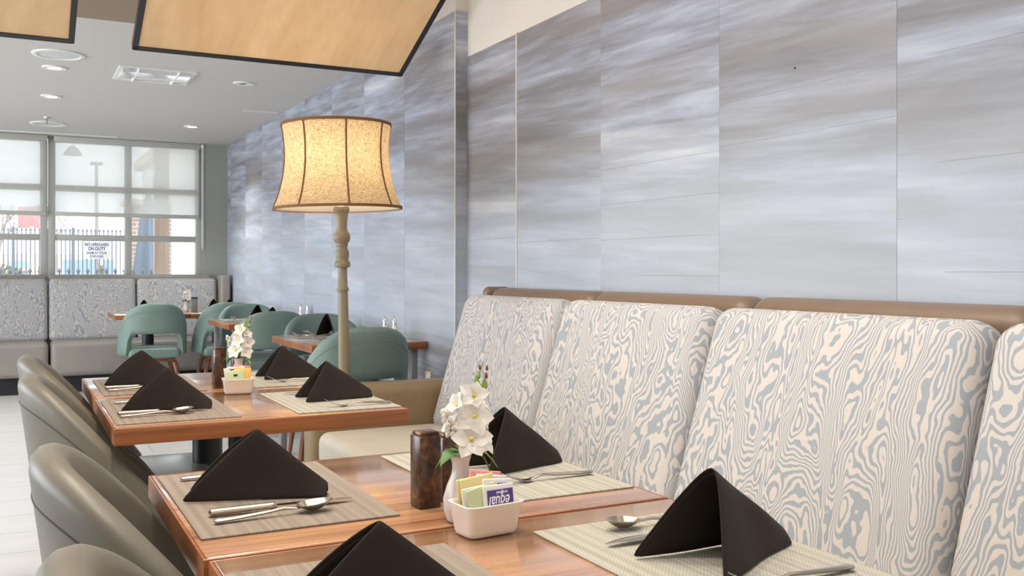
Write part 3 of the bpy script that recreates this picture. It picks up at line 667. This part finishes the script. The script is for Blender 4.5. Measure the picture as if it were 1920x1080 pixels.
def petals(r, n=5, cup=.35, broad=.42):
    mb = MB()
    for k in range(n):
        a0 = 2 * PI * k / n + random.uniform(-.12, .12); rows = []; tw = random.uniform(-.25, .25); rr = r * random.uniform(.88, 1.08)
        for i in range(7):
            u = i / 6; w = rr * broad * math.sin(PI * (u ** .8) * .93 + .12) * (1 if u < 1 else .3) ; row = []
            for j in (-1, -.5, 0, .5, 1):
                z = cup * rr * u * (1 - .55 * u) * 1.3 + .12 * rr * abs(j) * math.sin(PI * u) + tw * j * w * u
                row.append((u * rr * math.cos(a0) - j * w * math.sin(a0), u * rr * math.sin(a0) + j * w * math.cos(a0), z))
            rows.append(row)
        mb.loft(rows, closed=False, caps=False)
    return mb
def bouquet(x, y, label, s=1.0, rz=0.0):
    t = thing('flower_spray', label, 'flowers', (x, y, .7502 + .062 * s), rz, 'white flower sprays'); t.scale = (s,) * 3
    MB().tube([(0, 0, 0), (.002, 0, .05), (.012, 0, .11), (.022, .004, .15), (.034, .006, .178)], [.0022, .002, .0016, .0012, .0008], 6).build('main_stem', M['lime'], t)
    MB().tube([(0, 0, 0), (-.006, -.002, .04), (-.024, -.004, .075), (-.034, -.006, .108)], [.0018, .0015, .0012, .0008], 6).build('side_stem', M['lime'], t)
    for j, (a, b, c, r, rx, rz_) in enumerate([(.000, -.024, .066, .034, 70, -25), (.008, -.018, .098, .031, 75, -30), (.024, -.008, .058, .026, 65, 40), (.028, .0, .09, .024, 80, 50),
                                             (-.018, .004, .084, .022, 60, -90), (.016, .016, .075, .026, 60, 150), (.012, -.006, .127, .024, 65, -20), (.020, .006, .113, .024, 50, 60), (-.008, .004, .112, .022, 60, -80), (.022, .0, .136, .013, 150, 0)]):
        f = petals(r, 5 if j else 6, .35 if j < 6 else .8).build('blossom', M['petal'], t, angle=80); f.location = (a, b, c); f.rotation_euler = (math.radians(rx), 0, math.radians(rz_))
        e = MB().lathe([(.0, .0005), (.002, .003 * r / .03), (.006, .0028 * r / .03), (.008, .0005)], 8).build('flower_centre', M['yellow'], f)
    for q in range(16):
        u = q / 15; a = q * 2.4
        b = MB().lathe([(-.005, .001), (-.002, .0035), (.002, .0035), (.005, .0008)], 7).build('bud', M['petal'], t)
        b.location = (-.024 - .010 * u + .005 * math.cos(a), -.004 + .005 * math.sin(a), .068 + .042 * u); b.rotation_euler = (random.uniform(-1, 1), random.uniform(-1, 1), 0)
    for (a, b, c, r) in [(.027, .004, .17, .0024), (.040, .006, .168, .0026), (.036, .0, .157, .003), (.024, .0, .158, .0032), (.02, .002, .148, .0055), (.034, .002, .143, .0055), (.024, -.003, .137, .005)]:
        MB().lathe([(-r * 1.6, r * .3), (-r * .6, r), (r * .6, r * .8), (r * 1.8, r * .2)], 7).build('green_bud', M['lime'] if r > .003 else M['trim'], t).location = (a, b, c)
    for (dx, dy, dz, L, w, m) in [(-.035, -.012, -.006, .05, .016, 'green'), (-.02, -.02, .012, .035, .010, 'lime'), (.032, -.014, -.012, .05, .010, 'lime'), (.0, -.024, .012, .034, .014, 'lime'), (-.03, .01, -.012, .045, .014, 'green'), (.028, -.002, -.022, .045, .009, 'green')]:
        d = Vector((dx, dy, 0)).normalized(); sd = Vector((-d.y, d.x, 0)); rows = []
        for i in range(7):
            u = i / 6; ww = w * math.sin(PI * (.06 + .92 * u)); c = Vector((0, 0, .036)) + d * (L * u) + Vector((0, 0, .012 * math.sin(PI * u) + dz * 1.6 * u * u))
            rows.append([tuple(c + sd * ww * j + Vector((0, 0, .003 * abs(j)))) for j in (-1, 0, 1)])
        MB().loft(rows, closed=False, caps=False).build('leaf', M[m], t)
    return t
bq1 = bouquet(.606, 1.319, 'tall white flower spray with yellow centres in the nearest vase')
dup(bq1, (.635, 3.115, .812), -.5, 'white flower spray above the far sugar dish'); dup(bq1, (1.415, 9.30, .812), .6, 'white flower spray on the window table')

def shaker(x, y, label):
    t = thing('salt_shaker', label, 'shaker', (x, y, .7502), 0, 'glass shakers with chrome tops')
    MB().lathe([(0, .016), (.004, .018), (.06, .017), (.085, .012)], 16).build('glass_body', M['salt'], t); MB().lathe([(.084, .0135), (.1, .0135), (.118, .011), (.128, .005), (.13, .001)], 16).build('chrome_cap', M['chrome'], t)
shaker(1.795, 4.95, 'left chrome topped shaker above the teal chair by the lamp'); shaker(1.842, 4.93, 'right chrome topped shaker above the teal chair by the lamp')
shaker(1.90, 7.07, 'left chrome topped shaker on the middle wall table'); shaker(1.945, 7.05, 'right chrome topped shaker on the middle wall table')

# ------------------------------------------------------------------ floor lamp
lp = thing('floor_lamp', 'tall turned wooden floor lamp with a lit linen bell shade', 'lamp', (1.345, 4.215, 0)); lp.rotation_euler = (0, math.radians(-1.1), 0)
prof = [(.0, .15), (.02, .15), (.035, .13), (.05, .06), (.09, .045), (.12, .034), (.5, .029), (1.03, .0225), (1.038, .023), (1.042, .0275), (1.052, .0275), (1.057, .022), (1.145, .0215), (1.147, .033), (1.157, .0375), (1.17, .0355), (1.176, .03),
        (1.181, .0275), (1.19, .0295), (1.205, .032), (1.222, .0295), (1.236, .023), (1.240, .024), (1.244, .0268), (1.250, .0268), (1.254, .026), (1.262, .032), (1.272, .037), (1.285, .039), (1.298, .0365), (1.308, .03), (1.314, .0255), (1.32, .0255), (1.326, .0245), (1.356, .026), (1.385, .030), (1.398, .031), (1.402, .0362), (1.412, .0372), (1.422, .034), (1.428, .012), (1.43, .001)]
MB().lathe(prof, 32).build('turned_pole', M['lampwood'], lp, angle=50)
def srad(u): return .245 - .030 * u * (1 - u) * 2.2 + .043 * u ** 2.6           # u from top (0) to bottom (1)
zt, zb, off = 1.792, 1.415, (-.014, .004)
sh = MB(); n = 64
sh.loft([[(srad(i / 14) * math.cos(2 * PI * k / n), srad(i / 14) * math.sin(2 * PI * k / n), zt + (zb - zt) * i / 14) for k in range(n)] for i in range(15)], True, False)
shade = sh.build('lamp_shade', M['linen'], lp, angle=80); shade.location = (off[0], off[1], 0)
li = MB(); li.loft([[((srad(i / 14) - .004) * math.cos(2 * PI * k / n), (srad(i / 14) - .004) * math.sin(2 * PI * k / n), zt + (zb - zt) * i / 14) for k in range(n)] for i in range(15)], True, False)
li.build('lining', M['lining'], shade, angle=80)
for nm, u in (('top_trim', 0), ('bottom_trim', 1)):
    r = srad(u); z = zt + (zb - zt) * u
    MB().loft([[((r + a) * math.cos(2 * PI * k / n), (r + a) * math.sin(2 * PI * k / n), z + b) for k in range(n)] for a, b in ((-.003, -.006), (.004, -.006), (.004, .006), (-.003, .006), (-.003, -.006))], True, False).build(nm, M['trim'], shade)
a0 = math.radians(-117.5 + 20)
for k in range(8):
    a = a0 + k * PI / 4; P = [((srad(i / 14) + .001) * math.cos(a), (srad(i / 14) + .001) * math.sin(a), zt + (zb - zt) * i / 14) for i in range(15)]
    MB().tube(P, .0042, 6).build('rib_trim', M['trim'], shade)
for a in (0, 2 * PI / 3, 4 * PI / 3): MB().tube([(0, 0, zt - .05), (.255 * math.cos(a), .255 * math.sin(a), zt - .004)], .002, 5).build('spider_arm', M['black'], shade)
MB().lathe([(1.43, .012), (1.49, .012), (1.5, .014), (1.53, .024), (1.56, .031), (1.585, .026), (1.6, .012), (1.605, .001)], 20).build('bulb', M['bulb'], lp)
MB().tube([(0, 0, 1.43), (.045, 0, 1.46), (.05, 0, 1.65), (0, 0, 1.74), (0, 0, 1.765)], .002, 6).build('harp', M['steel'], lp)
l = light('bulb_light', 'POINT', (off[0], off[1], 1.645), 6.5, (1, .9, .76), shadow_soft_size=.035); l.parent = lp

# ------------------------------------------------------------------ outdoors
struct('ground', B(-30, 30, YW + .2, 80, -.2, -.02), M['ground'], smooth=False)
struct('trim_2', B(-3, 4, YW + .2, YW + 2.2, 2.95, 3.1), M['white'], smooth=False)
def fence(label, y, x0, x1, dx, h, r, post, group):
    t = thing('metal_fence', label, 'fence', (0, y, -.02), 0, group); n = int((x1 - x0) / dx)
    pm = MB().box(-r, r, -r, r, 0, h - .05).lathe([(h - .06, r * 1.3), (h - .05, r * 2.3), (h - .03, r * 1.8), (h, r * .2)], 6).build('picket', M['fence'], t, False); pm.location.x = x0
    for i in range(1, n): c = pm.copy(); COL.objects.link(c); c.location.x = x0 + i * dx
    for z in (.15, h - .14): B(x0, x1, -r * 1.2, r * 1.2, z - .014, z + .014).build('rail', M['fence'], t, False)
    for x in post: B(x - .028, x + .028, -.028, .028, 0, h + .02, .004).build('post', M['fence'], t)
fence('tall dark metal picket fence beyond the patio, holding the sign', 21, -.9, 2.25, .078, 2.0, .011, (-.03, 1.03), None)
fence('low dark metal picket fence just above the window banquette', 14, -.4, 1.95, .115, 1.19, .012, (.30,), None)
sg = thing('pool_sign', 'white pool rules sign with dark lettering on the tall fence', 'sign', (1.463, 20.95, 1.545))
B(-.255, .255, -.004, .004, -.175, .19, .004).build('board', M['signw'], sg)
for txt, z, s, m in (('NO LIFEGUARD', .115, .085, 'signt'), ('ON DUTY', .03, .095, 'signt'), ('SWIM AT YOUR', -.055, .07, 'signg'), ('OWN RISK', -.125, .07, 'signg')):
    text_mesh(txt, s, M[m], 'lettering', sg, (0, -.006, z), (PI / 2, 0, 0), ext=.001, font_scale=.75, bold=.022)
t = thing('patio_post', 'pale wooden patio post right of the folded umbrella', 'post', (1.735, 13.5, -.02))
B(-.092, .092, -.09, .09, 0, 3.4, .006).build('shaft', M['postw'], t); B(-.12, .12, -.12, .12, 3.3, 3.5).build('capital', M['postw'], t, False)
um = thing('patio_umbrella', 'folded blue patio umbrella behind the wooden post', 'umbrella', (1.70, 14.6, -.02)); n = 24
rings = []
for z, r in ((2.25, .02), (2.1, .07), (1.9, .095), (1.6, .12), (1.3, .155), (1.12, .18), (1.06, .17)):
    rings.append([(r * (1 + .22 * math.cos(8 * 2 * PI * k / n)) * math.cos(2 * PI * k / n), r * (1 + .22 * math.cos(8 * 2 * PI * k / n)) * math.sin(2 * PI * k / n), z + (.03 * math.cos(8 * 2 * PI * k / n) if z < 1.1 else 0)) for k in range(n)])
MB().loft(rings).build('folded_canopy', M['umb'], um); MB().lathe([(0, .022), (2.3, .02)], 12).build('pole', M['bark'], um); MB().lathe([(0, .25), (.06, .24), (.08, .05)], 24).build('base', M['fence'], um)
t = thing('brick_pillar', 'pinkish brick pillar left of the folded umbrella', 'pillar', (2.0, 17.3, -.02)); B(-.35, .35, -.3, .3, 0, 2.25).build('shaft', M['brick'], t, False); B(-.4, .4, -.35, .35, 2.25, 2.35, .01).build('cap', M['house'], t)
t = thing('neighbour_building', 'pale building wall right of the wooden post', 'building', (3.3, 19, -.02)); B(-.75, 2.5, -.2, 4, 0, 3.4).build('wall', M['white'], t, False); B(-.9, 2.6, -.35, 4.1, 3.4, 3.6).build('roof', M['house'], t, False)
def lamp_post(x, y, h, label):
    t = thing('street_lamp', label, 'lamp post', (x, y, -.02), 0, 'lamp posts outside'); MB().lathe([(0, .05), (h, .034)], 10).build('pole', M['bark'], t)
    B(-.13, .13, -.06, .06, h - .01, h + .06, .01).build('lamp_head', M['bark'], t)
lamp_post(1.60, 23, 3.5, 'tall lamp post outside behind the pool sign'); lamp_post(3.2, 32, 3.2, 'small lamp post outside near the brick pillar')
t = thing('dome_light', 'white dome lamp hanging outside above the middle window pane', 'lamp', (.56, 11.5, 2.40)); MB().lathe([(.0, .10), (.03, .085), (.09, .035), (.10, .012)], 24, caps=False).build('dome', M['bar'], t); MB().tube([(0, 0, .1), (0, 0, .56)], .006, 6).build('cord', M['bark'], t)
t = thing('red_sign', 'red roadside sign on a pole beyond the fence', 'sign', (.42, 30, -.02)); B(-.35, .35, -.05, .05, 2.35, 2.95, .01).build('board', M['red'], t); MB().lathe([(0, .08), (2.4, .07)], 10).build('pole', M['house'], t)
def tree(x, y, label, seed):
    rnd = random.Random(seed); t = thing('bare_tree', label, 'tree', (x, y, -.02), 0, 'bare winter trees'); mb = MB()
    def grow(p, d, L, r, k):
        q = p + d * L; m = (p + q) / 2 + Vector((rnd.uniform(-.06, .06), 0, 0)) * L; br.tube([p, m, q], [r, r * .85, r * .7], 5)
        if k:
            for _ in range(3): grow(q, (d + Vector((rnd.uniform(-.8, .8), rnd.uniform(-.5, .5), rnd.uniform(-.35, .35)))).normalized(), L * rnd.uniform(.55, .8), r * .6, k - 1)
    MB().tube([(0, 0, 0), (.03, 0, .6), (0, 0, 1.3)], [.09, .075, .06], 8).build('trunk', M['bark'], t)
    br = MB(); grow(Vector((0, 0, 1.25)), Vector((.1, 0, 1)).normalized(), .55, .05, 4); br.build('branches', M['bark'], t)
tree(.62, 24, 'pale bare tree just left of the window post', 3); tree(-.35, 25, 'bare tree at the left edge beyond the fence', 8)
def cottage(x, y, w, h, m, label):
    t = thing('cottage', label, 'building', (x, y, -.02), 0, 'low buildings far beyond the fence'); B(-w / 2, w / 2, 0, 3, 0, h).build('wall', M[m], t, False)
    MB().loft([[(-w / 2 - .2, -.3, h), (w / 2 + .2, -.3, h), (w / 2 + .2, 3.3, h), (-w / 2 - .2, 3.3, h)], [(-w / 2 - .2, 1.4, h + .6), (w / 2 + .2, 1.4, h + .6), (w / 2 + .2, 1.6, h + .6), (-w / 2 - .2, 1.6, h + .6)]]).build('roof', M['roof'], t, False)
    B(-.3, .3, -.03, .01, .9, 1.5).build('window', M['bluep'], t, False)
cottage(.1, 36, 1.9, 1.15, 'house', 'low cream building with tan roof seen through the left pickets'); cottage(2.4, 40, 1.6, 1.2, 'white', 'low white building seen through the middle pickets')
t = thing('play_panel', 'pale blue playground panel behind the pickets left of the sign', 'panel', (1.35, 25, -.02), 0, 'blue playground panels'); B(-.35, .35, -.03, .03, .3, 1.42, .01).build('board', M['bluep'], t); [B(x - .03, x + .03, -.03, .03, 0, .32).build('post', M['bark'], t, False) for x in (-.3, .3)]
dup(t, (2.05, 25.5, -.02), 0, 'blue playground panel behind the pickets right of the sign').scale = (.35, 1, 1)
for x, y, s, lab in ((-.2, 27, .45, 'round green shrub at the left edge beyond the fence'), (1.85, 27.5, .5, 'dull green shrub below the pool sign')):
    t = thing('shrub', lab, 'shrub', (x, y, -.02), 0, 'shrubs beyond the fence'); rnd = random.Random(int(x * 100)); mb = MB()
    for _ in range(260):
        a, b = rnd.uniform(0, 2 * PI), rnd.uniform(-1, 1); c = Vector((math.cos(a) * math.sqrt(1 - b * b), math.sin(a) * math.sqrt(1 - b * b), b)) * s * rnd.uniform(.6, 1) + Vector((0, 0, .85))
        d = Vector((rnd.uniform(-1, 1), rnd.uniform(-1, 1), rnd.uniform(-1, 1))).normalized() * .09; e = d.orthogonal().normalized() * .05
        mb.add([c - d, c + e, c + d, c - e], [[0, 1, 2, 3]])
    mb.build('foliage', M['bush'], t, False); MB().lathe([(0, .05), (.9, .03)], 8).build('stem', M['bark'], t)
